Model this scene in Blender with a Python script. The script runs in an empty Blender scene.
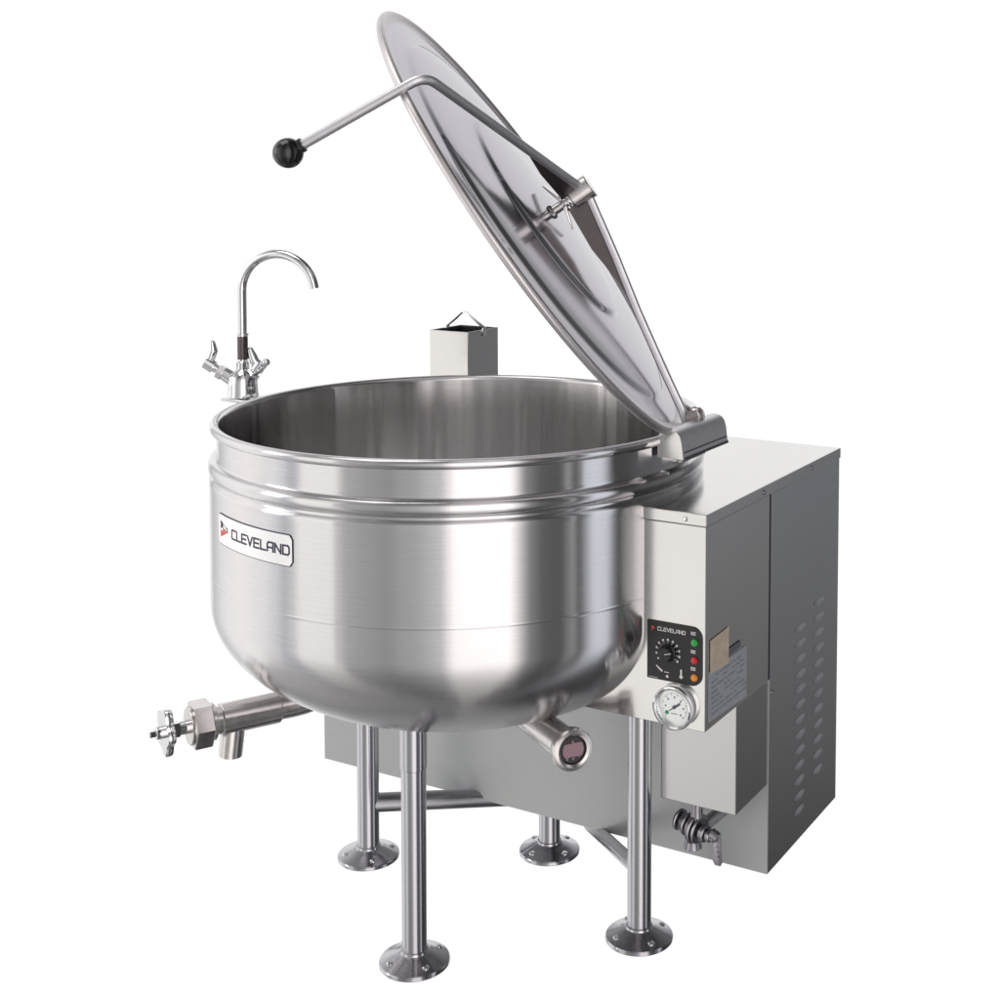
import bpy, bmesh, math, random
from mathutils import Vector, Matrix
random.seed(4)
PI = math.pi
sc = bpy.context.scene
COL = sc.collection

# ------------------------------------------------------------------ camera
CAM = Vector((1.44212, -1.99215, 1.29904))
YAW, PITCH, ROLL = math.radians(27.90447), math.radians(3.28193), math.radians(0.23012)
fwd = Vector((-math.sin(YAW)*math.cos(PITCH), math.cos(YAW)*math.cos(PITCH), -math.sin(PITCH)))
rgt = fwd.cross(Vector((0, 0, 1))).normalized()
upv = rgt.cross(fwd)
r2 = rgt*math.cos(ROLL) + upv*math.sin(ROLL)
u2 = -rgt*math.sin(ROLL) + upv*math.cos(ROLL)
cd = bpy.data.cameras.new('camera')
cam = bpy.data.objects.new('camera', cd)
COL.objects.link(cam)
cam.matrix_world = Matrix(((r2.x, u2.x, -fwd.x, CAM.x), (r2.y, u2.y, -fwd.y, CAM.y),
                           (r2.z, u2.z, -fwd.z, CAM.z), (0, 0, 0, 1)))
cd.sensor_width = 36; cd.lens = 49.727
cd.shift_x = -0.1551; cd.shift_y = -0.2511
cd.clip_start = 0.05; cd.clip_end = 200
sc.camera = cam

# ------------------------------------------------------------------ studio surround (world)
world = bpy.data.worlds.new('World'); sc.world = world; world.use_nodes = True
nt = world.node_tree; nt.nodes.clear()
def N(t, typ, **kw):
    n = t.nodes.new(typ)
    for k, v in kw.items(): setattr(n, k, v)
    return n
def L(t, a, b): t.links.new(a, b)
def ramp(t, stops, interp='LINEAR'):
    n = t.nodes.new('ShaderNodeValToRGB'); cr = n.color_ramp; cr.interpolation = interp
    while len(cr.elements) > 1: cr.elements.remove(cr.elements[-1])
    first = True
    for p, c in stops:
        if first: e = cr.elements[0]; e.position = p; first = False
        else: e = cr.elements.new(p)
        e.color = (*c, 1) if len(c) == 3 else c
    return n
def g(v, t=(1, 1, 1)): return tuple(v*x for x in t)
WARM = (1.0, .955, .94); COOL = (.95, .98, 1.05); CREAM = (1.0, .975, .945)
tc = N(nt, 'ShaderNodeTexCoord'); sp = N(nt, 'ShaderNodeSeparateXYZ'); L(nt, tc.outputs['Generated'], sp.inputs[0])
at = N(nt, 'ShaderNodeMath', operation='ARCTAN2'); L(nt, sp.outputs[1], at.inputs[0]); L(nt, sp.outputs[0], at.inputs[1])
dv = N(nt, 'ShaderNodeMath', operation='DIVIDE'); L(nt, at.outputs[0], dv.inputs[0]); dv.inputs[1].default_value = 2*PI
fr = N(nt, 'ShaderNodeMath', operation='FRACT'); L(nt, dv.outputs[0], fr.inputs[0])
AZ = [(0, g(.14)), (2.5, g(.2)), (5, g(1.05, COOL)), (15.5, g(1.0, COOL)), (19, g(.05)), (57, g(.15)), (64, g(.22)), (69, g(.13)), (77, g(.15)),
      (83, g(.28, COOL)), (92, g(.5)), (103, g(1.08)), (148, g(1.1)), (156, g(.62)), (172, g(1.15)), (192, g(1.35, WARM)), (212, g(1.05)),
      (223, g(.62, COOL)), (228, g(1.35, CREAM)), (248, g(1.3, CREAM)), (252, g(.62)), (272, g(.42)), (285, g(.6)), (296, g(.85)),
      (303, g(1.85, WARM)), (325, g(2.0, WARM)), (334, g(.34)), (344, g(.13)), (353, g(.11)), (355.5, g(.6)), (357.5, g(.1)), (360, g(.14))]
azr = ramp(nt, [(a/360, c) for a, c in AZ]); L(nt, fr.outputs[0], azr.inputs[0])
msk = ramp(nt, [(80/360, (0, 0, 0)), (91/360, (1, 1, 1)), (190/360, (1, 1, 1)), (215/360, (0, 0, 0))]); L(nt, fr.outputs[0], msk.inputs[0])
zz = N(nt, 'ShaderNodeMath', operation='MULTIPLY_ADD'); L(nt, sp.outputs[2], zz.inputs[0]); zz.inputs[1].default_value = .5; zz.inputs[2].default_value = .5
def el(d): return (math.sin(math.radians(d))+1)/2
elg = ramp(nt, [(0, g(.2)), (el(-62), g(.28)), (el(-42), g(.48)), (el(-30), g(.72)), (el(-22), g(1)), (el(20), g(1)), (el(38), g(.42)), (1, g(.22))]); L(nt, zz.outputs[0], elg.inputs[0])
elf = ramp(nt, [(0, g(.2)), (el(-62), g(.28)), (el(-39), g(.42)), (el(-33.5), g(1)), (el(32), g(1)), (el(50), g(.45)), (1, g(.22))]); L(nt, zz.outputs[0], elf.inputs[0])
mx = N(nt, 'ShaderNodeMix', data_type='RGBA'); L(nt, msk.outputs[0], mx.inputs[0]); L(nt, elg.outputs[0], mx.inputs[6]); L(nt, elf.outputs[0], mx.inputs[7])
mskr = ramp(nt, [(26/360, (0, 0, 0)), (34/360, (1, 1, 1)), (80/360, (1, 1, 1)), (92/360, (0, 0, 0))]); L(nt, fr.outputs[0], mskr.inputs[0])
elr = ramp(nt, [(0, g(.12)), (el(-45), g(.28, WARM)), (el(-27), g(.42, WARM)), (el(-20), g(.9)), (el(-13), g(1.35, COOL)), (el(10), g(1.15)), (el(38), g(.45)), (1, g(.3))]); L(nt, zz.outputs[0], elr.inputs[0])
mx2 = N(nt, 'ShaderNodeMix', data_type='RGBA'); L(nt, mskr.outputs[0], mx2.inputs[0]); L(nt, mx.outputs[2], mx2.inputs[6]); L(nt, elr.outputs[0], mx2.inputs[7])
mu = N(nt, 'ShaderNodeMix', data_type='RGBA', blend_type='MULTIPLY'); mu.inputs[0].default_value = 1
L(nt, azr.outputs[0], mu.inputs[6]); L(nt, mx2.outputs[2], mu.inputs[7])
bg = N(nt, 'ShaderNodeBackground'); L(nt, mu.outputs[2], bg.inputs[0]); bg.inputs[1].default_value = 1.0
wo = N(nt, 'ShaderNodeOutputWorld'); L(nt, bg.outputs[0], wo.inputs[0])

# ------------------------------------------------------------------ lamps (studio softboxes)
def softbox(name, loc, target, sx, sy, power, color=(1, 1, 1)):
    d = bpy.data.lights.new(name, 'AREA'); d.shape = 'RECTANGLE'; d.size = sx; d.size_y = sy; d.energy = power; d.color = color
    o = bpy.data.objects.new(name, d); COL.objects.link(o); o.location = loc
    o.rotation_euler = (Vector(target)-Vector(loc)).to_track_quat('-Z', 'Y').to_euler()
softbox('softbox_overhead', (-0.6, -0.8, 3.4), (0, 0, .7), 1.4, 1.4, 14, (1, .98, .96))
softbox('softbox_camera_left', (-3.0, -2.4, 1.9), (0, 0, .6), .9, 1.6, 10, (1, .97, .95))

sc.view_settings.view_transform = 'Standard'; sc.view_settings.look = 'None'
sc.view_settings.exposure = 0; sc.view_settings.gamma = 1
try: sc.cycles.max_bounces = 12; sc.cycles.glossy_bounces = 8
except Exception: pass

# ------------------------------------------------------------------ materials
def mat(name, base, metal=0, rough=.5, aniso=0, tangent=None, streak=None, bump=0, rvar=0, cvar=0, coat=0, scale=60, wave=0, vwave=0):
    m = bpy.data.materials.new(name); m.use_nodes = True; t = m.node_tree
    b = t.nodes['Principled BSDF']
    b.inputs['Base Color'].default_value = (*base, 1); b.inputs['Metallic'].default_value = metal; b.inputs['Roughness'].default_value = rough
    b.inputs['Coat Weight'].default_value = coat
    if aniso:
        b.inputs['Anisotropic'].default_value = aniso
        b.inputs['Anisotropic Rotation'].default_value = .25
        tg = N(t, 'ShaderNodeTangent', direction_type='RADIAL', axis=tangent or 'Z'); L(t, tg.outputs[0], b.inputs['Tangent'])
    tcn = N(t, 'ShaderNodeTexCoord'); mp = N(t, 'ShaderNodeMapping'); L(t, tcn.outputs['Object'], mp.inputs[0])
    mp.inputs['Scale'].default_value = streak or (1, 1, 1)
    nz = N(t, 'ShaderNodeTexNoise'); nz.inputs['Scale'].default_value = scale; nz.inputs['Detail'].default_value = 4; L(t, mp.outputs[0], nz.inputs['Vector'])
    n2 = N(t, 'ShaderNodeTexNoise'); n2.inputs['Scale'].default_value = 5; n2.inputs['Detail'].default_value = 5; L(t, tcn.outputs['Object'], n2.inputs['Vector'])
    if rvar:
        ad = N(t, 'ShaderNodeMath', operation='ADD'); L(t, nz.outputs[0], ad.inputs[0]); L(t, n2.outputs[0], ad.inputs[1])
        mr = N(t, 'ShaderNodeMapRange'); L(t, ad.outputs[0], mr.inputs[0]); mr.inputs[1].default_value = .6; mr.inputs[2].default_value = 1.4
        mr.inputs[3].default_value = max(.02, rough-rvar); mr.inputs[4].default_value = rough+rvar; L(t, mr.outputs[0], b.inputs['Roughness'])
    if cvar:
        mr = N(t, 'ShaderNodeMapRange'); L(t, nz.outputs[0], mr.inputs[0]); mr.inputs[1].default_value = .3; mr.inputs[2].default_value = .7
        mr.inputs[3].default_value = 1-cvar; mr.inputs[4].default_value = 1+cvar
        vm = N(t, 'ShaderNodeVectorMath', operation='SCALE'); vm.inputs[0].default_value = base; L(t, mr.outputs[0], vm.inputs['Scale']); L(t, vm.outputs[0], b.inputs['Base Color'])
    if bump:
        bp = N(t, 'ShaderNodeBump'); bp.inputs['Strength'].default_value = bump; bp.inputs['Distance'].default_value = .001
        L(t, nz.outputs[0], bp.inputs['Height']); L(t, bp.outputs[0], b.inputs['Normal'])
    if wave:
        n3 = N(t, 'ShaderNodeTexNoise'); n3.inputs['Scale'].default_value = 3.2; n3.inputs['Detail'].default_value = 1; L(t, tcn.outputs['Object'], n3.inputs['Vector'])
        bp = N(t, 'ShaderNodeBump'); bp.inputs['Strength'].default_value = 1; bp.inputs['Distance'].default_value = wave
        L(t, n3.outputs[0], bp.inputs['Height']); L(t, bp.outputs[0], b.inputs['Normal'])
    if vwave:   # a rolled shell is never quite round: shallow upright waves
        m4 = N(t, 'ShaderNodeMapping'); L(t, tcn.outputs['Object'], m4.inputs[0]); m4.inputs['Scale'].default_value = (1, 1, .04)
        n4 = N(t, 'ShaderNodeTexNoise'); n4.inputs['Scale'].default_value = 5; n4.inputs['Detail'].default_value = 3; L(t, m4.outputs[0], n4.inputs['Vector'])
        bp = N(t, 'ShaderNodeBump'); bp.inputs['Strength'].default_value = 1; bp.inputs['Distance'].default_value = vwave
        L(t, n4.outputs[0], bp.inputs['Height']); L(t, bp.outputs[0], b.inputs['Normal'])
    return m
M = {}
M['vessel'] = mat('brushed_steel_vessel', (.65, .64, .65), 1, .18, 1.0, 'Z', (.25, .25, 12), 0, .025, .035, vwave=.004)
M['inside'] = mat('brushed_steel_inside', (.60, .585, .585), 1, .17, 1.0, 'Z', (.6, .6, 22), 0, .02, .015, vwave=.020)
M['lid'] = mat('polished_steel_lid', (.46, .45, .475), 1, .13, 0, None, (1, 1, 1), 0, .0, 0, wave=.0003)
M['panel'] = mat('steel_sheet', (.64, .63, .62), 1, .15, 0, None, (1, 1, 14), 0, .03, .015, wave=.0016)
M['cabinet'] = mat('cabinet_sheet', (.60, .60, .62), 1, .2, 0, None, (1, 1, 10), 0, .03, .015, wave=.0016)
M['tube'] = mat('steel_tube', (.50, .495, .53), 1, .16, .9, 'Z', (1, 1, 8), .05, .04, .03)
M['hinge'] = mat('hinge_cast_steel', (.74, .73, .76), 1, .42, cvar=.04)
M['housing'] = mat('housing_sheet', (.50, .50, .505), 1, .2, 0, None, (1, 1, 14), 0, .03, .015, wave=.0016)
M['lidrim'] = mat('lid_edge_steel', (.70, .66, .67), 1, .38, cvar=.03)
M['satin_shade'] = mat('satin_grey_front_shade', (.46, .475, .475), .6, .42, cvar=.01, wave=.002)  # this grey also holds the shade beneath the kettle
M['chrome'] = mat('chrome', (.78, .78, .8), 1, .06, rvar=.03)
M['cast'] = mat('cast_steel', (.66, .63, .62), 1, .22, 0, None, (1, 1, 1), .15, .06, .05)
M['dark'] = mat('dark_steel', (.15, .13, .13), 1, .35, rvar=.08)
M['bronze'] = mat('dull_plumbing_metal', (.36, .35, .38), 1, .28, 0, None, (1, 1, 1), .2, .08, .1)
M['shadowgap'] = mat('black_gap', (.015, .015, .017), 0, .6)
M['bakelite'] = mat('black_ball_plastic', (.008, .008, .009), 0, .16, coat=.3)
M['black'] = mat('black_panel_print', (.012, .011, .012), 0, .35)
M['blackknob'] = mat('black_dial_plastic', (.006, .006, .007), 0, .3)
M['white'] = mat('white_print', (.8, .79, .78), 0, .5)
M['grey'] = mat('grey_print', (.25, .25, .26), 0, .6)
M['badge'] = mat('badge_face', (.95, .93, .93), .8, .3, cvar=.01)
M['navy'] = mat('navy_print', (.025, .025, .07), 0, .5)
M['red'] = mat('red_print', (.75, .07, .03), 0, .45)
M['led_green'] = mat('green_lens', (.03, .42, .08), 0, .2, coat=.6)
M['led_red'] = mat('red_lens', (.62, .02, .03), 0, .2, coat=.6)
M['led_amber'] = mat('amber_lens', (.85, .30, .03), 0, .2, coat=.6)
M['kraft'] = mat('kraft_label', (.58, .48, .38), 0, .6, cvar=.12)
M['paper'] = mat('paper_label', (.36, .38, .42), 0, .5, cvar=.04)
M['ink'] = mat('paper_ink', (.12, .13, .16), 0, .6)
M['gauge_face'] = mat('gauge_face', (.88, .90, .89), .55, .3)
M['green'] = mat('green_needle_tip', (.02, .35, .18), 0, .5)
M['window'] = mat('sight_window', (.42, .27, .31), 0, .12, coat=.8)
M['rubber'] = mat('dark_gasket', (.06, .05, .055), 0, .5)

# floor: added near-clear sheet, so the white surround shows through and shade stays faint
fm = bpy.data.materials.new('sheer_floor_sheet'); fm.use_nodes = True; t = fm.node_tree; t.nodes.clear()
tr = N(t, 'ShaderNodeBsdfTransparent'); df = N(t, 'ShaderNodeBsdfDiffuse'); df.inputs[0].default_value = (.9, .9, .9, 1)
ms = N(t, 'ShaderNodeMixShader'); ms.inputs[0].default_value = .08
nzf = N(t, 'ShaderNodeTexNoise'); nzf.inputs['Scale'].default_value = 3; mrf = N(t, 'ShaderNodeMapRange'); L(t, nzf.outputs[0], mrf.inputs[0])
mrf.inputs[3].default_value = .07; mrf.inputs[4].default_value = .09; L(t, mrf.outputs[0], ms.inputs[0])
L(t, tr.outputs[0], ms.inputs[1]); L(t, df.outputs[0], ms.inputs[2]); om = N(t, 'ShaderNodeOutputMaterial'); L(t, ms.outputs[0], om.inputs[0])

# ------------------------------------------------------------------ mesh helpers
def obj(name, bm, m, parent=None, smooth=True, ang=32, label=None):
    bmesh.ops.recalc_face_normals(bm, faces=bm.faces) if getattr(bm, 'is_valid', True) and not name.startswith('__') else None
    me = bpy.data.meshes.new(name); bm.to_mesh(me); bm.free()
    for mm in (m if isinstance(m, (list, tuple)) else [m]): me.materials.append(mm)
    if smooth:
        me.polygons.foreach_set('use_smooth', [True]*len(me.polygons)); me.set_sharp_from_angle(angle=math.radians(ang))
    o = bpy.data.objects.new(name, me); COL.objects.link(o)
    if parent: o.parent = parent
    if label: o['label'] = label
    return o
def frame(axis, hint=(0, 0, 1)):
    a = Vector(axis).normalized(); h = Vector(hint)
    if abs(a.dot(h)) > .98: h = Vector((1, 0, 0))
    x = h.cross(a).normalized(); y = a.cross(x)
    return x, y, a
def lathe(bm, prof, n=96, origin=(0, 0, 0), axis=(0, 0, 1), mi=0, close=False, hint=(0, 0, 1)):
    """prof = [(radius, height)]"""
    x, y, a = frame(axis, hint) if Vector(axis).normalized() != Vector((0, 0, 1)) else (Vector((1, 0, 0)), Vector((0, 1, 0)), Vector((0, 0, 1)))
    o = Vector(origin); rings = []
    for r, h in prof:
        if r < 1e-6: rings.append([bm.verts.new(o+a*h)])
        else: rings.append([bm.verts.new(o+a*h+(x*math.cos(2*PI*i/n)+y*math.sin(2*PI*i/n))*r) for i in range(n)])
    pairs = list(zip(rings, rings[1:]))
    if close: pairs.append((rings[-1], rings[0]))
    for A, B in pairs:
        if len(A) == 1 and len(B) == 1: continue
        for i in range(n):
            j = (i+1) % n
            if len(A) == 1: f = bm.faces.new((A[0], B[i], B[j]))
            elif len(B) == 1: f = bm.faces.new((A[i], A[j], B[0]))
            else: f = bm.faces.new((A[i], A[j], B[j], B[i]))
            f.material_index = mi
    return bm
def box(bm, a, b, bev=.0015, seg=2, mi=0):
    (x0, y0, z0), (x1, y1, z1) = a, b
    t = bmesh.new()
    bmesh.ops.create_cube(t, size=1)
    for v in t.verts: v.co = Vector(((x0+x1)/2+v.co.x*(x1-x0), (y0+y1)/2+v.co.y*(y1-y0), (z0+z1)/2+v.co.z*(z1-z0)))
    if bev: bmesh.ops.bevel(t, geom=list(t.edges), offset=bev, segments=seg, affect='EDGES', profile=.5)
    add(bm, t, mi)
def add(bm, t, mi=0):
    mp = {v: bm.verts.new(v.co) for v in t.verts}
    for f in t.faces:
        nf = bm.faces.new([mp[v] for v in f.verts]); nf.material_index = mi
    t.free()
def prism(bm, pts, d, bev=0, mi=0):
    """pts: list of 3D points of a planar polygon, d: extrusion vector"""
    t = bmesh.new(); d = Vector(d)
    A = [t.verts.new(Vector(p)) for p in pts]; B = [t.verts.new(Vector(p)+d) for p in pts]
    t.faces.new(A); t.faces.new(B[::-1])
    n = len(pts)
    for i in range(n): t.faces.new((A[i], B[i], B[(i+1) % n], A[(i+1) % n]))
    bmesh.ops.recalc_face_normals(t, faces=t.faces)
    if bev: bmesh.ops.bevel(t, geom=list(t.edges), offset=bev, segments=2, affect='EDGES', profile=.5)
    add(bm, t, mi)
def tube(bm, pts, r, n=24, mi=0, radii=None):
    pts = [Vector(p) for p in pts]; rings = []; x = None
    for i, p in enumerate(pts):
        d = (pts[min(i+1, len(pts)-1)]-pts[max(i-1, 0)]).normalized()
        if x is None: x, y, _ = frame(d)
        else: x = (x-d*x.dot(d)).normalized(); y = d.cross(x)
        rr = radii[i] if radii else r
        rings.append([bm.verts.new(p+(x*math.cos(2*PI*k/n)+y*math.sin(2*PI*k/n))*rr) for k in range(n)])
    for A, B in zip(rings, rings[1:]):
        for k in range(n): f = bm.faces.new((A[k], A[(k+1) % n], B[(k+1) % n], B[k])); f.material_index = mi
    f = bm.faces.new(rings[0][::-1]); f.material_index = mi
    f = bm.faces.new(rings[-1]); f.material_index = mi
def ball(bm, c, r, mi=0, s=(1, 1, 1), u=32, v=20):
    t = bmesh.new(); bmesh.ops.create_uvsphere(t, u_segments=u, v_segments=v, radius=r)
    for w in t.verts: w.co = Vector((w.co.x*s[0], w.co.y*s[1], w.co.z*s[2]))+Vector(c)
    add(bm, t, mi)
def cyl(bm, a, b, r, r1=None, n=40, bev=.001, mi=0, hint=(0, 0, 1)):
    a, b = Vector(a), Vector(b); h = (b-a).length; r1 = r if r1 is None else r1; e = min(bev, h/3, r/3)
    lathe(bm, [(0, 0), (r-e, 0), (r, e), (r1, h-e), (r1-e, h), (0, h)], n, a, b-a, mi, hint=hint)
def hexnut(bm, a, b, r, mi=0, n=6):
    cyl(bm, a, b, r, n=n, bev=.0015, mi=mi)
def boolean_cut(o, cutter_bm):
    me = bpy.data.meshes.new('cut'); bmesh.ops.recalc_face_normals(cutter_bm, faces=cutter_bm.faces); cutter_bm.to_mesh(me); cutter_bm.free()
    c = bpy.data.objects.new('cut', me); COL.objects.link(c)
    md = o.modifiers.new('b', 'BOOLEAN'); md.operation = 'DIFFERENCE'; md.object = c; md.solver = 'EXACT'
    dg = bpy.context.evaluated_depsgraph_get(); dg.update()
    nm = bpy.data.meshes.new_from_object(o.evaluated_get(dg))
    o.modifiers.clear(); old = o.data; nm.name = old.name; o.data = nm
    bpy.data.objects.remove(c); bpy.data.meshes.remove(me); bpy.data.meshes.remove(old)
    nm.polygons.foreach_set('use_smooth', [False]*len(nm.polygons)); nm.update()

# stroke lettering -------------------------------------------------
GL = {  # unit cell: width 1 x height 1 (wide techno caps)
 'C': ([[(1, 1), (.12, 1), (0, .88), (0, .12), (.12, 0), (1, 0)]], 1),
 'L': ([[(0, 1), (0, .0), (.9, 0)]], .9),
 'E': ([[(1, 1), (.0, 1), (0, 0), (1, 0)], [(0, .5), (.9, .5)]], 1),
 'V': ([[(0, 1), (.5, 0), (1, 1)]], 1),
 'A': ([[(0, 0), (0, .75), (.2, 1), (1, 1), (1, 0)], [(0, .42), (1, .42)]], 1),
 'N': ([[(0, 0), (0, 1), (1, 0), (1, 1)]], 1),
 'D': ([[(0, 1), (.8, 1), (1, .8), (1, .2), (.8, 0), (0, 0), (0, 1)]], 1)}
def stroke_quads(pts, w):
    out = []
    for (x0, y0), (x1, y1) in zip(pts, pts[1:]):
        l = math.hypot(x1-x0, y1-y0) or 1e-9; dx, dy = (x1-x0)/l, (y1-y0)/l; e = w*.45
        ax, ay, bx, by = x0-dx*e, y0-dy*e, x1+dx*e, y1+dy*e; px, py = -dy*w/2, dx*w/2
        out.append([(ax+px, ay+py), (ax-px, ay-py), (bx-px, by-py), (bx+px, by+py)])
    return out
def lettering(bm, text, x, y, h, cw, gap, w, fn, mi=0):
    k = 0
    for ch in text:
        st, adv = GL[ch]
        for s in st:
            for q in stroke_quads([(x+px*cw, y+py*h) for px, py in s], w):
                k += 1; f = bm.faces.new([bm.verts.new(fn(a, b, k*2e-6)) for a, b in q]); f.material_index = mi
        x += adv*cw+gap
    return x
def poly(bm, pts, fn, d=0, mi=0):
    f = bm.faces.new([bm.verts.new(fn(a, b, d)) for a, b in pts]); f.material_index = mi
def disc2(cx, cy, r, n=24, a0=0, a1=2*PI):
    return [(cx+r*math.cos(a0+(a1-a0)*i/n), cy+r*math.sin(a0+(a1-a0)*i/n)) for i in range(n)]
def rrect(x0, y0, x1, y1, rs, n=8):
    """rs: radii (bl, br, tr, tl)"""
    out = []
    for (cx, cy, r, a) in ((x0+rs[0], y0+rs[0], rs[0], PI), (x1-rs[1], y0+rs[1], rs[1], 1.5*PI), (x1-rs[2], y1-rs[2], rs[2], 0), (x0+rs[3], y1-rs[3], rs[3], .5*PI)):
        if r < 1e-6: out.append((cx, cy)); continue
        for i in range(n+1): out.append((cx+r*math.cos(a+.5*PI*i/n), cy+r*math.sin(a+.5*PI*i/n)))
    return out

# ------------------------------------------------------------------ setting
bm = bmesh.new(); bm.faces.new([bm.verts.new(v) for v in ((-25, -25, 0), (25, -25, 0), (25, 25, 0), (-25, 25, 0))])
fl = obj('floor', bm, fm, smooth=False); fl['kind'] = 'structure'

# ------------------------------------------------------------------ the appliance
root = bpy.data.objects.new('steam_kettle', None); COL.objects.link(root); root.empty_display_size = .2
root['label'] = 'large stainless steam kettle with tilted lid, tap and control cabinet on round-footed legs'
root['category'] = 'steam kettle'

R = .43; Z1, HB, PN = .566, .218, 1.978
def outr(s, off=0):   # s 0..1 -> (r,z) of the bowl
    a = s*PI/2; c, d = math.cos(a)**(2/PN), math.sin(a)**(2/PN)
    return ((R-off)*c, Z1-(HB-off)*d)
prof = [(0, Z1-HB)]+[outr(1-i/44) for i in range(1, 45)]
prof += [(R, .60), (R, .6165), (R, .6180), (R+.00025, .6190), (R+.00035, .6200), (R+.00025, .6210), (R, .6220), (R, .6235), (R, .66), (R, .72), (R, .765), (R, .772), (R-.0006, .7765), (R-.0035, .7795), (R-.0052, .783), (R-.0045, .7865),
         (R-.001, .7895), (R+.0010, .793), (R+.0016, .798), (R+.001, .803), (R-.0015, .8075), (R-.0045, .8095), (R-.0105, .8103), (R-.0118, .812), (R-.0122, .815), (R-.0122, .818), (R-.0122, .835), (R-.0122, .852)]
RC = (.4205, .8635); RT = .0080
for i in range(13):
    a = math.radians(-110+i*25); prof.append((RC[0]+RT*math.cos(a), RC[1]+RT*math.sin(a)))
prof += [(.4108, .850), (.4105, .80), (.4105, .70), (.4105, .60)]
prof += [((outr(i/30, .0195)[0]), outr(i/30, .0195)[1]) for i in range(1, 30)]+[(0, Z1-HB+.0195)]
bm = lathe(bmesh.new(), prof, 192)
for f in bm.faces:
    c = f.calc_center_median(); rr = math.hypot(c.x, c.y)
    if (rr < .4125 and c.z > Z1) or (c.z <= Z1 and rr < outr(1)[0]+1e9 and (rr/(R-.010))**PN+((Z1-c.z)/(HB-.010))**PN < 1): f.material_index = 1
vessel = obj('vessel', bm, [M['vessel'], M['inside']], root, ang=40)
def cutter():
    pr = [(0, Z1-HB+.008)]+[outr(1-i/30, .008) for i in range(1, 31)]+[(R-.008, 1.2), (0, 1.2)]
    return lathe(bmesh.new(), pr, 160)

# name badge on the vessel
def oncyl(u, z, d=0):  # u = metres along the arc from angle -104.5 deg
    a = math.radians(-104.4)+u/R; return Vector(((R+.0009+d)*math.cos(a), (R+.0009+d)*math.sin(a), z))
def curved_plate(x0, x1, z0, z1, r, d, n=40, th=.0008):
    t = bmesh.new(); top = []; bot = []
    for i in range(n+1):
        u = x0+(x1-x0)*i/n; e = min(u-x0, x1-u); k = 0 if e >= r else r-math.sqrt(max(0, r*r-(r-e)**2))
        top.append((u, z1-k)); bot.append((u, z0+k))
    for i in range(n):
        for dd, flip in ((d, 0), (d-th, 1)):
            q = [t.verts.new(oncyl(*p, dd)) for p in (bot[i], bot[i+1], top[i+1], top[i])]; t.faces.new(q[::-1] if flip else q)
        for e_ in (top, bot):
            t.faces.new([t.verts.new(oncyl(*e_[i], d)), t.verts.new(oncyl(*e_[i+1], d)), t.verts.new(oncyl(*e_[i+1], d-th)), t.verts.new(oncyl(*e_[i], d-th))])
    bmesh.ops.remove_doubles(t, verts=t.verts, dist=1e-6); return t
badge = obj('name_badge', curved_plate(-.107, .107, .6965, .7465, .008, 0), M['navy'], vessel)
obj('badge_face', curved_plate(-.1056, .1056, .6979, .7451, .0068, .0006), M['badge'], vessel)
bm = bmesh.new(); fn = lambda a, b, d=0: oncyl(a, b, .0010+d)
lettering(bm, 'CLEVELAND', -.048, .7150, .0138, .0128, .0044, .0028, fn)
obj('badge_lettering', bm, M['navy'], vessel, smooth=False)
bm = bmesh.new()
lg = lambda q: [(-.0935+(a+.097)*1.5, .7222+(b-.7205)*.84) for a, b in q]
poly(bm, lg([(-.097, .7365), (-.097, .721), (-.0905, .7235), (-.0905, .7325)]), fn, 0, 0)
poly(bm, lg([(-.097, .7365), (-.0905, .7325), (-.0835, .7275), (-.0775, .7215), (-.078, .7255)]), fn, .00003, 0)
poly(bm, lg([(-.097, .7185), (-.097, .7045), (-.0765, .7190), (-.0785, .7225), (-.0905, .7135)]), fn, .00006, 1)
poly(bm, lg([(-.0905, .7235), (-.0905, .7140), (-.0825, .7205)]), fn, .00009, 1)
obj('badge_logo', bm, [M['navy'], M['red']], vessel, smooth=False)

# ------------------------------------------------------------------ legs
def foot_prof(): return [(0, 0), (.0565, 0), (.0575, .0012), (.0575, .0055), (.0562, .0075), (.052, .0090), (.045, .0115), (.036, .0155), (.029, .0185), (.0245, .0200), (.0225, .0215), (0, .0215)]
def make_leg(x, y, ztop, collar=True, rot=0):
    bm = bmesh.new(); cyl(bm, (x, y, .02), (x, y, ztop), .0203, n=48)
    if collar: cyl(bm, (x, y, ztop-.075), (x, y, ztop), .0218, n=48)
    o = obj('leg', bm, M['tube'], root)
    bm = bmesh.new(); lathe(bm, foot_prof(), 64, (x, y, 0)); lathe(bm, [(.0203, .019), (.0235, .0205), (.0225, .0245), (.0203, .0255)], 48, (x, y, 0))
    f = obj('foot_flange', bm, M['tube'], o)
    for k in range(4):
        a = rot+PI/4+k*PI/2; bm = bmesh.new(); c = Vector((x+.043*math.cos(a), y+.043*math.sin(a), .0125))
        lathe(bm, [(.0062, -.002), (.0062, .0005), (.0042, .0022), (0, .0028)], 16, c); obj('bolt', bm, M['chrome'], o)
    return o
make_leg(.0711, -.2354, .402, rot=.3); make_leg(-.2226, .0037, .400, rot=.1); make_leg(.068, .182, .40, False, .5); make_leg(.3604, .0027, .4233, False, .2)
def brace(a, b, k, r):
    a, b = Vector(a), Vector(b); bm = bmesh.new(); cyl(bm, a, a+(b-a)*k, r, n=32, bev=.0005); obj('brace', bm, M['tube'], root)
brace((-.2226, .0037, .104), (-.083, .165, .078), 1.45, .0175); brace((.3604, .0027, .118), (.19, .165, .070), 1.3, .0125)

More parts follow.
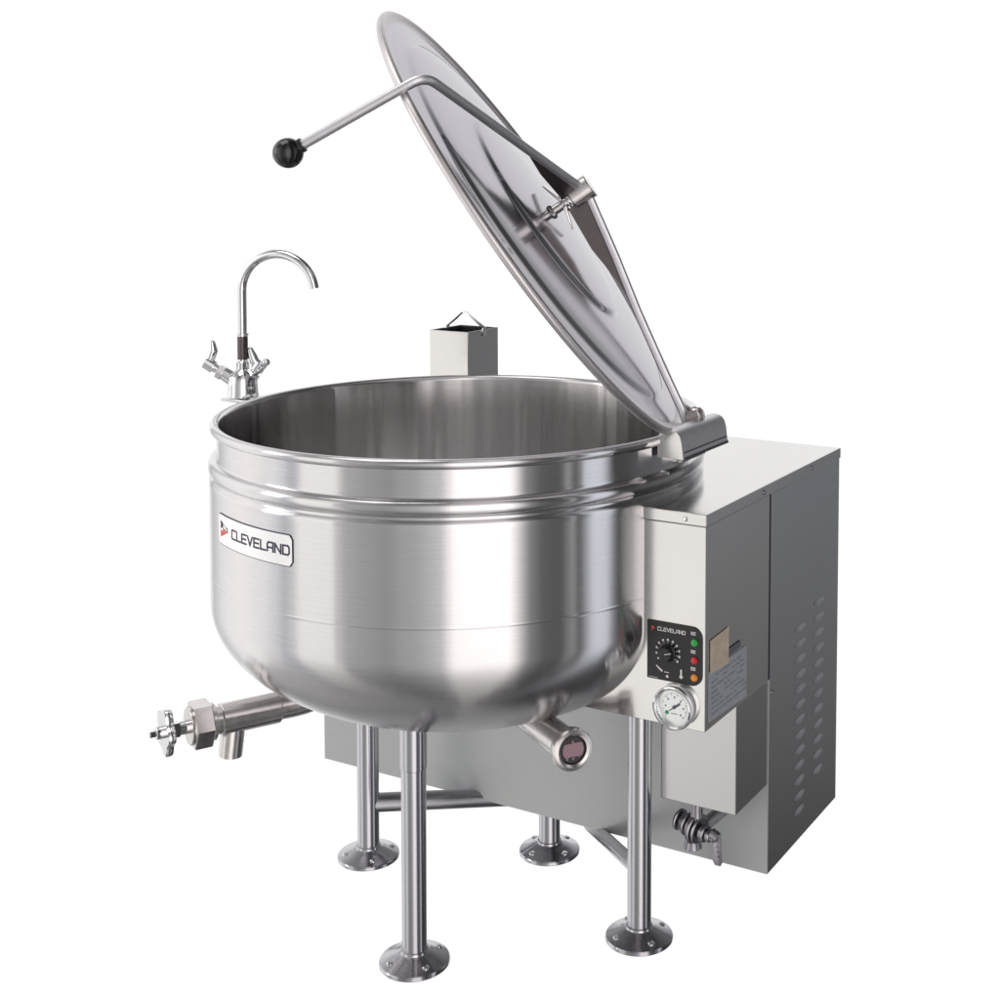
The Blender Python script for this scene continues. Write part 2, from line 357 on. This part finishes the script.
# ------------------------------------------------------------------ cabinet and console
XR, YF, YC, YB, XL = .528, -.094, .160, .494, -.466
ZB, ZCB, ZLB, ZT = .0797, .4235, .239, .7675
bm = bmesh.new(); box(bm, (XL, YC, ZB), (XR, YB, .7473), .0008)
cab = obj('cabinet', bm, M['cabinet'], root); boolean_cut(cab, cutter())
bm = bmesh.new(); box(bm, (.02, YF, ZCB), (XR, YC-.0045, .7473), .001)
con = obj('control_console', bm, M['panel'], root); boolean_cut(con, cutter())
bm = bmesh.new()
prism(bm, [(XL-.002, YC, .7478), (XL-.002, YB+.002, .7478), (XR+.002, YB+.002, .7478), (XR+.002, YF-.002, .7478), (.03, YF-.002, .7478), (.03, YC, .7478)], (0, 0, ZT-.7478), .0018)
top = obj('top_panel', bm, M['panel'], cab); boolean_cut(top, cutter())
# dark joint between console and cabinet
bm = bmesh.new(); box(bm, (.40, YC-.0047, ZCB+.001), (XR+.0004, YC+.0007, .7468), 0); obj('joint', bm, M['shadowgap'], cab, smooth=False)
# thin turned edge on the console's lower side and lower housing
bm = bmesh.new(); box(bm, (.387, .028, ZLB), (.5262, YC-.002, ZCB-.0005), .0012); low = obj('lower_housing', bm, M['housing'], root, smooth=False)
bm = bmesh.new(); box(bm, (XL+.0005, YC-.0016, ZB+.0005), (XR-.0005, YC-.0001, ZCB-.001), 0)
fp = obj('front_shade_panel', bm, M['satin_shade'], cab, smooth=False); boolean_cut(fp, cutter())  # sheet added over the cabinet front, kettle shade put into its grey
# louvres on the side
bm = bmesh.new()
def louvre(y, z, w=.050, h=.0120, d=.0045):
    nu, nv = 10, 5; grid = []
    for j in range(nv+1):
        row = []
        for i in range(nu+1):
            s = -1+2*i/nu; q = j/nv
            env = max(0, 1-abs(s)**2.6); dep = d*env*(math.sin(q*PI*.5)**1.2)
            zz_ = z-h/2*env*.0+h*(.5-q)*(.35+.65*env)
            row.append(bm.verts.new((XR+.0003+dep, y+s*w/2, zz_)))
        grid.append(row)
    for j in range(nv):
        for i in range(nu): bm.faces.new((grid[j][i], grid[j][i+1], grid[j+1][i+1], grid[j+1][i]))
    back = [bm.verts.new((XR-.003, v.co.y, v.co.z)) for v in grid[-1]]
    for i in range(nu): f = bm.faces.new((grid[-1][i], grid[-1][i+1], back[i+1], back[i])); f.material_index = 1
for k in range(13): louvre(.301+random.uniform(-.0005, .0005), .4745-k*.0283, d=.0026*random.uniform(.85, 1.15))
obj('louvre_column', bm, [M['cabinet'], M['shadowgap']], cab, ang=60)
bm = bmesh.new()
for k in range(12): louvre(.392+random.uniform(-.0005, .0005), .4975-k*.0292, d=.0026*random.uniform(.85, 1.15))
obj('louvre_column', bm, [M['cabinet'], M['shadowgap']], cab, ang=60)
def screw(parent, c, n, r=.0042, m='chrome'):
    c = Vector(c); n = Vector(n); b = bmesh.new(); lathe(b, [(r, -.001), (r, .0008), (r*.7, .0022), (0, .0026)], 16, c, n); return obj('screw', b, M[m], parent)
for y in (.126, .345): screw(cab, (XR+.002, y, .7572), (1, 0, 0), .0042, 'bronze')
screw(cab, (.493, YF-.002, .7572), (0, -1, 0)); screw(cab, (XR, .172, .398), (1, 0, 0), .004, 'bronze')

# console front: control panel
onf = lambda a, b, d=0: Vector((a, YF-.0018-d, b))
bm = bmesh.new(); pts = rrect(.4265, .4945, .5235, .5885, (.0015, .018, .018, .0015))
prism(bm, [(a, YF+.0005, b) for a, b in pts], (0, -.0021, 0)); pan = obj('control_panel', bm, M['black'], con, smooth=False)
bm = bmesh.new()
lettering(bm, 'CLEVELAND', .4455, .5738, .0052, .0043, .0013, .0011, onf)
for (x, z) in ((.5075, .5755), (.5075, .5465), (.5075, .5195)):   # small pictograms above the lamps
    for k in range(3): poly(bm, [(x-.004, z+k*.002), (x-.004, z+.0011+k*.002), (x+.0045, z+.0011+k*.002), (x+.0045, z+k*.002)], onf, .00002*k)
cx, cz = .4635, .5405
for k in range(11):      # dial graduations
    a = math.radians(-125+k*25-0); a = math.radians(90)-a*1.0
    q = (cx+.0205*math.cos(a), cz+.0205*math.sin(a))
    poly(bm, disc2(*q, .0019, 10), onf, .0001)
    q2 = [(cx+rr*math.cos(a)+ss*math.sin(a), cz+rr*math.sin(a)-ss*math.cos(a)) for rr, ss in ((.0145, .0004), (.0175, .0004), (.0175, -.0004), (.0145, -.0004))]
    poly(bm, q2, onf, .00015)
poly(bm, [(.4425, .5165), (.4465, .5125), (.4535, .5075), (.4545, .5105), (.4475, .5150), (.4435, .5180)], onf, .0002)
poly(bm, [(.4575, .508), (.4575, .5093), (.4655, .5093), (.4655, .508)], onf, .0002)
poly(bm, rrect(.4855, .5065, .4885, .5175, (.0015,)*4, 4), onf, .0002); poly(bm, disc2(.487, .5055, .003, 14), onf, .0003)
poly(bm, disc2(.4625, .502, .0024, 12), onf, .0002)
for k in range(9): poly(bm, [(.430+k*.0018, .4965), (.430+k*.0018, .4977), (.4311+k*.0018, .4977), (.4311+k*.0018, .4965)], onf, .0002)
obj('panel_print', bm, M['white'], con, smooth=False)
bm = bmesh.new(); poly(bm, [(.4345, .5805), (.4345, .5745), (.4405, .5762)], onf, .0001); poly(bm, [(.4345, .5735), (.4345, .5712), (.438, .5745)], onf, .0002)
obj('panel_logo', bm, M['red'], con, smooth=False)
bm = bmesh.new(); lathe(bm, [(.0142, 0), (.0142, .003), (.0125, .0045), (.0118, .012), (.0105, .0135), (0, .0137)], 40, (cx, YF-.0018, cz), (0, -1, 0))
dial = obj('dial_knob', bm, M['blackknob'], con)
bm = bmesh.new(); poly(bm, [(cx+.001, cz+.0004), (cx+.0125, cz+.0036), (cx+.0122, cz+.0046), (cx+.0005, cz+.0014)], lambda a, b, d=0: Vector((a, YF-.0158, b)))
obj('dial_pointer', bm, M['white'], con, smooth=False)
for z, m, c in ((.5640, 'led_green', 'green indicator light'), (.5358, 'led_red', 'red indicator light'), (.5085, 'led_amber', 'amber indicator light')):
    bm = bmesh.new(); lathe(bm, [(.0060, 0), (.0060, .0018), (.0048, .0036), (.0025, .0044), (0, .0046)], 28, (.5102, YF-.0018, z), (0, -1, 0)); obj('indicator_light', bm, M[m], con, label=c)
# pressure gauge
G = Vector((.478, YF, .4572))
bm = bmesh.new(); lathe(bm, [(.0335, 0), (.0345, .002), (.0345, .009), (.0352, .0115), (.0345, .0145), (.0318, .0155), (.0290, .014), (.0280, .0105), (.0280, .004)], 72, G, (0, -1, 0))
ga = obj('pressure_gauge', bm, M['chrome'], con)
bm = bmesh.new(); lathe(bm, [(.0283, .0065), (0, .0065)], 48, G, (0, -1, 0)); obj('gauge_face', bm, M['gauge_face'], con, smooth=False)
gf = lambda a, b, d=0: Vector((G.x+a, YF-.0068-d, G.z+b))
bm = bmesh.new()
for k in range(28):
    a = math.radians(-225-(-270)*0+225+ -45 + k*10); r0, r1, w = (.0185, .0232, .00045) if k % 3 == 0 else (.0208, .0232, .00028)
    poly(bm, [(rr*math.cos(a)+s*math.sin(a), rr*math.sin(a)-s*math.cos(a)) for rr, s in ((r0, w), (r1, w), (r1, -w), (r0, -w))], gf)
for k in range(7):
    a = math.radians(-45+k*45); poly(bm, [(.0155*math.cos(a)+dx, .0155*math.sin(a)+dz) for dx, dz in ((-.0013, -.0015), (.0013, -.0015), (.0013, .0015), (-.0013, .0015))], gf, .00005)
for k in range(6): poly(bm, [(-.006+k*.002, -.0115), (-.006+k*.002, -.0100), (-.0047+k*.002, -.0100), (-.0047+k*.002, -.0115)], gf, .0001)
obj('gauge_scale', bm, M['grey'], con, smooth=False)
bm = bmesh.new(); poly(bm, [(.0075, .0068), (.0092, .0046), (-.0095, -.0082), (-.0100, -.0072)], gf, .0012); lathe(bm, [(.0028, .0067), (.0028, .0090), (0, .0092)], 16, G, (0, -1, 0))
poly(bm, [(.0035, .0040), (.0055, .0010), (.0105, .0058), (.0085, .0085)], gf, .0014)
obj('gauge_needle', bm, M['ink'], con, smooth=False)
bm = bmesh.new(); poly(bm, disc2(-.0135, -.0105, .0032, 14), gf, .0002); obj('gauge_mark', bm, M['green'], con, smooth=False)

# labels on the console side
ons = lambda a, b, d=0: Vector((XR+.0008+d, a, b))
def plate(name, pts, m, d=0, th=.0005):
    bm = bmesh.new(); prism(bm, [tuple(ons(a, b, d-th)) for a, b in pts], (th, 0, 0)); return obj(name, bm, M[m], con, smooth=False)
plate('rating_label', [(-.0835, .4355), (.062, .4285), (.062, .5155), (-.0835, .5155)], 'paper')
plate('kraft_label', [(-.079, .512), (-.0105, .508), (-.0105, .568), (-.079, .565)], 'kraft', .0008)
plate('maker_plate', [(-.010, .519), (.036, .521), (.036, .532), (-.010, .531)], 'ink', .0009)
bm = bmesh.new(); random.seed(8)
for k in range(8):
    y = -.073; z = .503-k*.0085
    while y < .05:
        w = random.uniform(.006, .026)
        if random.random() < .78: poly(bm, [(y, z), (y+w, z), (y+w, z+.0020), (y, z+.0020)], ons, .0004)
        y += w+.005
obj('rating_print', bm, M['grey'], con, smooth=False)

# relief valve under the lower housing
bm = bmesh.new()
V0 = Vector((.414, .060, .191)); kq = .85
ax = Vector((1, -.25, -.12)).normalized()
cyl(bm, V0-ax*.010, V0+ax*.07, .0075, n=24)
for s, r, w in ((-.012, .021, .007), (.0, .0175, .010), (.010, .0225, .006), (.024, .0265, .006), (.031, .030, .007), (.040, .026, .006), (.050, .017, .012), (.064, .012, .010)):
    cyl(bm, V0+ax*s*kq, V0+ax*(s+w)*kq, r*.88, n=40, bev=.0015)
cyl(bm, V0+ax*.030, V0+ax*.030+Vector((0, 0, .065)), .011, n=24)
cyl(bm, V0+ax*.034, (V0.x+.034, .165, .181), .011, n=24)
cyl(bm, V0+ax*.022+Vector((0, 0, -.018)), V0+ax*.022+Vector((0, 0, -.036)), .012, .0165, n=32)
rv = obj('relief_valve', bm, M['bronze'], root)
bm = bmesh.new(); T0 = V0+ax*.066
cyl(bm, T0+Vector((-.004, 0, .008)), T0+Vector((.010, 0, .002)), .009, n=20)
prism(bm, [T0+Vector(q) for q in ((.000, 0, .010), (.014, 0, .008), (.017, 0, -.040), (.014, 0, -.046), (.004, 0, -.046), (.000, 0, -.040))], (0, .002, 0), .0005)
for k in range(4): cyl(bm, T0+Vector((.007+.001*k, -.0005, -.006-k*.009)), T0+Vector((.007+.001*k, -.002, -.006-k*.009)), .0026, n=12)
obj('valve_tag', bm, M['bronze'], rv)

# ------------------------------------------------------------------ vent stack at the back
X0, X1, Y0, Y1, ZS = -.3585, -.2595, .380, .492, .9555
bm = bmesh.new(); th = .0025
for a, b in (((X0, Y0, ZT-.002), (X1, Y0+th, ZS)), ((X0, Y1-th, ZT-.002), (X1, Y1, ZS)), ((X0, Y0+th+.0002, ZT-.002), (X0+th, Y1-th-.0002, ZS)), ((X1-th, Y0+th+.0002, ZT-.002), (X1, Y1-th-.0002, ZS))):
    box(bm, a, b, .0006, 1)
st = obj('vent_stack', bm, M['panel'], root, smooth=False)
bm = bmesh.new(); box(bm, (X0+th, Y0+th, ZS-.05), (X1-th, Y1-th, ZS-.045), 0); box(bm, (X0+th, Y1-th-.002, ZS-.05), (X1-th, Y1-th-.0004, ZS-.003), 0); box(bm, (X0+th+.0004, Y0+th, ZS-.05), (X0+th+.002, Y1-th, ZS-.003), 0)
obj('stack_inner_shade', bm, M['shadowgap'], st, smooth=False)  # black sheets stand in for the shade inside the open stack
bm = bmesh.new(); yh = .438; hw = .006
pl = [(X0+.004, ZS-.012), (X0+.004, ZS+.004), ((X0+X1)/2-.004, ZS+.036), ((X0+X1)/2+.004, ZS+.036), (X1+.0015, ZS+.004), (X1+.0015, ZS-.014)]
for (xa, za), (xb, zb) in zip(pl, pl[1:]):
    l = math.hypot(xb-xa, zb-za); nx, nz = -(zb-za)/l*.0012, (xb-xa)/l*.0012
    prism(bm, [(xa+nx, yh-hw, za+nz), (xb+nx, yh-hw, zb+nz), (xb-nx, yh-hw, zb-nz), (xa-nx, yh-hw, za-nz)], (0, 2*hw, 0), .0003)
obj('stack_bail', bm, M['chrome'], st)

# ------------------------------------------------------------------ lid with arm
LC = Vector((.17944, -.03294, 1.2143)); n_ = Vector((.75260524, .32457402, .57291977)); e1 = Vector((-.5260815, -.22688174, .81961145)); e2 = Vector((-.39600962, .91824636, 0))
LC = LC-e1*.004
lp = lambda a, b, h: LC+e1*a+e2*b+n_*h
up_ = [(0, .0290), (.06, .0285), (.12, .0268), (.17, .0240), (.190, .0226), (.196, .0215), (.200, .0185), (.204, .0170), (.210, .0164), (.26, .0150), (.31, .0118), (.342, .0088), (.350, .0072), (.355, .0046), (.360, .0034), (.372, .0030), (.392, .0020), (.402, .0012), (.4065, .0018)]
rim_ = [(.4180+.0072*math.cos(math.radians(a)), -.0006+.0072*math.sin(math.radians(a))) for a in (140, 105, 70, 35, 0, -35, -70, -105, -140)]
dn_ = [(r, h-.004) for r, h in reversed(up_)]
bm = bmesh.new()
lathe(bm, up_+rim_+dn_, 160, LC, n_)
for f in bm.faces:
    c = f.calc_center_median()-LC
    if (c-n_*c.dot(n_)).length > .404: f.material_index = 1
M['lid'].node_tree.nodes['Principled BSDF'].inputs['Specular Tint'].default_value = (.80, .79, .82, 1)
lid = obj('lid', bm, [M['lid'], M['lidrim']], root, ang=50)
# bracket plate on the crown and pivot post
bm = bmesh.new()
for k in (-1, 1):      # two sprung leaves folded back towards the crown
    prism(bm, [lp(k*.006, -.016, .0500), lp(k*.044, -.007, .0400), lp(k*.044, -.007, .0422), lp(k*.006, -.016, .0560)], e2*.030, .0004)
cyl(bm, lp(0, 0, .024), lp(0, 0, .085), .0085, n=28); cyl(bm, lp(0, 0, .024), lp(0, 0, .034), .016, .012, n=32)
obj('lid_boss', bm, M['cast'], lid)
bm = bmesh.new()
for h, r in ((.0535, .017), (.0595, .0145), (.0650, .0175)): cyl(bm, lp(0, 0, h), lp(0, 0, h+.0038), r, n=32, bev=.0012)
obj('pivot_washers', bm, M['chrome'], lid)
bm = bmesh.new(); cyl(bm, lp(0, 0, .069), lp(0, 0, .108), .0215, n=48, bev=.0015); obj('pivot_cap', bm, M['cast'], lid)
# arm: lower limb to the hinge, upper limb to the bend, then the drop handle
bm = bmesh.new()
low_pts = [lp(-.438, 0, .002), lp(-.425, 0, .012), lp(-.396, 0, .0200), lp(-.334, 0, .0305), lp(-.22, 0, .0520), lp(-.121, 0, .0745), lp(0, 0, .098)]
B = Vector((.225, -.397, 1.432)); K = CAM+(Vector((.0439, -.4804, 1.3208))-CAM)
upd = (B-lp(0, 0, .094))
upper = [lp(0, 0, .094)+upd*t for t in (0, .2, .4, .6, .8, .93)]
hd = (K-B).normalized(); ud = upd.normalized()
for k in range(1, 8):
    t = k/8; upper.append((B-ud*.026)*(1-t)**2+B*2*t*(1-t)+(B+hd*.026)*t*t)
upper += [B+hd*.03, B+(K-B)*.5, K]
def limb(pts, w, h, nrm, taper=None):
    rings = []
    for i, p in enumerate(pts):
        d = (pts[min(i+1, len(pts)-1)]-pts[max(i-1, 0)]).normalized(); s = d.cross(nrm).normalized(); q = s.cross(d)
        ring = []
        for j in range(16):
            a = 2*PI*(j+.5)/16; c, s_ = math.cos(a), math.sin(a)
            ring.append(bm.verts.new(p+s*w*math.copysign(abs(c)**.55, c)+q*h*math.copysign(abs(s_)**.55, s_)))
        rings.append(ring)
    for A, C in zip(rings, rings[1:]):
        for k in range(16): bm.faces.new((A[k], A[(k+1) % 16], C[(k+1) % 16], C[k]))
    bm.faces.new(rings[0][::-1]); bm.faces.new(rings[-1])
limb(low_pts, .0085, .0070, n_)
tube(bm, upper, .0075, 20)
arm = obj('lid_arm', bm, M['hinge'], lid)
bm = bmesh.new()
prism(bm, [lp(-.185, -.0015, .0555), lp(-.10, -.0015, .0745), lp(-.012, -.0015, .091), lp(-.012, -.0015, .054), lp(-.09, -.0015, .048)], e2*.003)
uu = upd.normalized(); wn = uu.cross(n_).normalized()
ux = [lp(0, 0, 0)+(uu-n_*uu.dot(n_)).normalized()*s+n_*h-wn*.0015 for s, h in ((.012, .088), (.19, .073), (.10, .060), (.012, .056))]
prism(bm, ux, wn*.003)
obj('arm_web', bm, M['dark'], lid, smooth=False)
bm = bmesh.new(); ball(bm, K, .0222, u=40, v=28); cyl(bm, K-hd*.026, K-hd*.018, .011, n=24)
obj('ball_knob', bm, M['bakelite'], lid)

# hinge block
bm = bmesh.new()
def dsec(x0, x1, z0, z1, xs=.004):
    cxm, rr = (x0+x1-xs)/2, (x1-x0-xs)/2
    pts = [(x0, z0), (x0, z1-rr*1.0)]
    for i in range(1, 12): a = PI-PI*i/12; pts.append((cxm+rr*math.copysign(abs(math.cos(a))**.9, math.cos(a)), z1-rr+rr*math.sin(a)**.9))
    pts += [(x1-xs+.001, z1-rr), (x1, z0)]; return pts
sec = dsec(.4205, .4665, .839, .8855)
prism(bm, [(x, -.050, z) for x, z in sec], (0, .166, 0), 0)
hb = obj('hinge_block', bm, M['hinge'], root, ang=50)
bm = bmesh.new(); prism(bm, [(x, -.0520, z) for x, z in sec], (0, .0019, 0), 0); obj('hinge_cap', bm, M['panel'], hb, ang=50)
bm = bmesh.new()
sx_ = lambda z: .4635+(.4665-.4635)*(.8645-z)/.0255
prism(bm, [(sx_(.8500)-.002, -.047, .8500), (sx_(.8500)+.0008, -.047, .8500), (sx_(.8480)+.0008, -.047, .8480), (sx_(.8480)-.002, -.047, .8480)], (0, .161, 0))
prism(bm, [(sx_(.8415)-.002, -.047, .8415), (sx_(.8415)+.0012, -.047, .8415), (sx_(.8380)+.0012, -.047, .8375), (sx_(.8380)-.010, -.047, .8375), (sx_(.8380)-.010, -.047, .8388), (sx_(.8388)-.002, -.047, .8388)], (0, .164, 0))
obj('hinge_seam', bm, M['dark'], hb, smooth=False)
bm = bmesh.new(); box(bm, (.402, .0, .822), (.440, .085, .8387), .001); obj('hinge_mount', bm, M['panel'], hb)
bm = bmesh.new(); cyl(bm, (.434, .046, .890), (.434, .060, .890), .0130, n=36, bev=.002); cyl(bm, (.434, .060, .890), (.434, .064, .890), .0150, n=36, bev=.001); obj('hinge_knuckle', bm, M['cast'], hb)

# ------------------------------------------------------------------ draw-off valve
zv = .378
A0 = Vector((-.190, -.210, zv)); A1 = Vector((-.2955, -.4065, zv)); dv_ = (A1-A0); Lv = dv_.length; d = dv_/Lv
P = lambda s: A0+d*s
bm = bmesh.new()
tube(bm, [P(.060), P(.035), P(.018)+Vector((0, 0, .0006)), P(.0)+Vector((0, 0, .003)), P(-.02)+Vector((0, 0, .009)), P(-.045)+Vector((0, 0, .020)), P(-.08)+Vector((0, 0, .040))], .02, 56, radii=[.0215, .0218, .0228, .0248, .028, .031, .033]); cyl(bm, P(.040), P(.140), .0262, n=56, bev=.002)
cyl(bm, P(.138), P(.158), .0235, n=40)
sp0 = P(.116); sd = Vector((-.10, -.05, -1)).normalized()
val = obj('draw_off_valve', bm, M['cast'], root)
bm = bmesh.new(); lathe(bm, [(.0195, 0), (.0195, .066), (.0180, .066), (.0175, .02), (0, .02)], 44, sp0, sd); obj('spout', bm, M['cast'], val)
bm = bmesh.new(); hexnut(bm, P(.157), P(.187), .0400, n=6); cyl(bm, P(.150), P(.192), .031, n=48); obj('union_nut', bm, M['cast'], val)
bm = bmesh.new(); cyl(bm, P(.178), P(.228), .0115, n=28); cyl(bm, P(.178), P(.190), .016, n=28); cyl(bm, P(.206), P(.222), .0135, n=6); obj('valve_stem', bm, M['chrome'], val)
bm = bmesh.new(); sx, sy, sa = frame(d); nn = 100; rings = []
for (k, h) in ((.30, 0), (1, 0), (1.04, .003), (1.04, .009), (1.0, .012), (.30, .012)):
    ring = []
    for i in range(nn):
        a = 2*PI*i/nn; rr = .0345*(1+.13*math.cos(5*a)) if k > .5 else .010
        ring.append(bm.verts.new(P(.221)+d*h+(sx*math.cos(a)+sy*math.sin(a))*rr*(k if k > .5 else 1)))
    rings.append(ring)
for i in range(len(rings)):
    A_, B_ = rings[i], rings[(i+1) % len(rings)]
    for k in range(nn): bm.faces.new((A_[k], A_[(k+1) % nn], B_[(k+1) % nn], B_[k]))
cyl(bm, P(.222), P(.244), .0105, n=24); cyl(bm, P(.244), P(.254), .0055, n=6)
obj('hand_wheel', bm, M['chrome'], val)

# ------------------------------------------------------------------ sight fitting
S0 = Vector((.160, -.060, .380)); S1 = Vector((.347, -.188, .3935)); ds = (S1-S0).normalized()
bm = bmesh.new(); cyl(bm, S0, S1-ds*.010, .0245, .0255, n=48)
lathe(bm, [(.0250, -.024), (.0315, -.020), (.0335, -.013), (.0335, -.003), (.0315, .000), (.0265, .001), (.0225, -.001), (.0205, -.007), (0, -.007)], 56, S1, ds)
sg = obj('sight_fitting', bm, M['cast'], root)
bm = bmesh.new(); lathe(bm, [(.0203, -.0066), (.0203, -.0040), (0, -.0040)], 40, S1, ds); obj('sight_gasket', bm, M['rubber'], sg)
x_, y_, a_ = frame(ds)
bm = bmesh.new(); pw = [S1+ds*(-.0039)+x_*(.0178*math.cos(t))+y_*max(-.0105, min(.0105, .018*math.sin(t))) for t in [2*PI*i/28 for i in range(28)]]
prism(bm, pw, ds*.0012); obj('sight_window', bm, M['window'], sg, smooth=False)
bm = bmesh.new()
for u_, v_ in ((-.010, -.0125), (.0, -.0135), (.010, -.0105), (.0, .0128)): cyl(bm, S1+x_*u_+y_*v_-ds*.005, S1+x_*u_+y_*v_-ds*.0015, .0022, n=12)
obj('sight_screws', bm, M['chrome'], sg)

# ------------------------------------------------------------------ tap
F = Vector((-.505, -.018, .858)); ax = Vector((math.cos(math.radians(12)), math.sin(math.radians(12)), 0)); sd_ = Vector((-ax.y, ax.x, 0))
bm = bmesh.new(); lathe(bm, [(0, 0), (.030, 0), (.030, .004), (.029, .008), (.0285, .020), (.0270, .036), (.020, .047), (.0125, .053), (.0125, .066), (.0105, .068), (.0095, .070), (.0095, .118), (.0118, .1185), (.0118, .1225), (.008, .1235), (0, .1235)], 40, F)
tap = obj('tap', bm, M['chrome'], root)
bm = bmesh.new(); Hs = .2040; Rr = .0735; pts = [F+Vector((0, 0, .120)), F+Vector((0, 0, .16)), F+Vector((0, 0, Hs))]
for i in range(1, 25):
    a = PI-PI*.96*i/24; pts.append(F+Vector((0, 0, Hs))+ax*(Rr+Rr*math.cos(a))*1.07+Vector((0, 0, Rr*math.sin(a))))
tube(bm, pts, .0088, 24); obj('spout', bm, M['chrome'], tap)
bm = bmesh.new(); cyl(bm, F+Vector((0, 0, .071)), F+Vector((0, 0, .117)), .0100, n=32); obj('swivel_sleeve', bm, M['dark'], tap)
vr = Vector((math.cos(YAW), math.sin(YAW), 0))   # across the spout
for s, k1, k2 in ((-1, .062, 1), (1, .034, .9)):
    bm = bmesh.new(); o_ = F+vr*s*.008+Vector((0, 0, .026)); dd = (vr*s+Vector((0, 0, .62 if s < 0 else 1.35))).normalized()
    cyl(bm, o_, o_+dd*k1*.55, .0155, .0135, n=28); cyl(bm, o_+dd*k1*.55, o_+dd*k1*.75, .0155, n=6); cyl(bm, o_+dd*k1*.75, o_+dd*k1*.95, .0088, n=20); cyl(bm, o_+dd*k1*.90, o_+dd*(k1+.014), .0125, n=24)
    obj('tap_valve', bm, M['chrome'], tap)
    bm = bmesh.new(); h0 = o_+dd*(k1+.008)
    if s < 0: path = [h0, h0+Vector((0, 0, .012))+vr*.006, h0+Vector((0, 0, .026))+vr*.011, h0+Vector((0, 0, .040))+vr*.009]
    else: path = [h0, h0+Vector((0, 0, .008))-vr*.010, h0+Vector((0, 0, .018))-vr*.014, h0+Vector((0, 0, .030))-vr*.018]
    tube(bm, path, .006, 16, radii=[.0075, .0092, .0088, .0060]); ball(bm, path[-1], .0060, u=12, v=8)
    if s > 0: tube(bm, [h0, h0+vr*.006+Vector((0, 0, .004))], .006, 16); ball(bm, h0+vr*.012+Vector((0, 0, .006)), .0078, u=20, v=14)
    obj('lever', bm, M['chrome'], tap)
bm = bmesh.new(); box(bm, (-.535, -.048, .8495), (-.4215, .012, .8555), .0015); cyl(bm, F+Vector((0, 0, -.03)), F, .012, n=24)
cyl(bm, F+Vector((.0, 0, -.045)), F+Vector((0, 0, -.006)), .008, n=20)
obj('tap_bracket', bm, M['panel'], root)
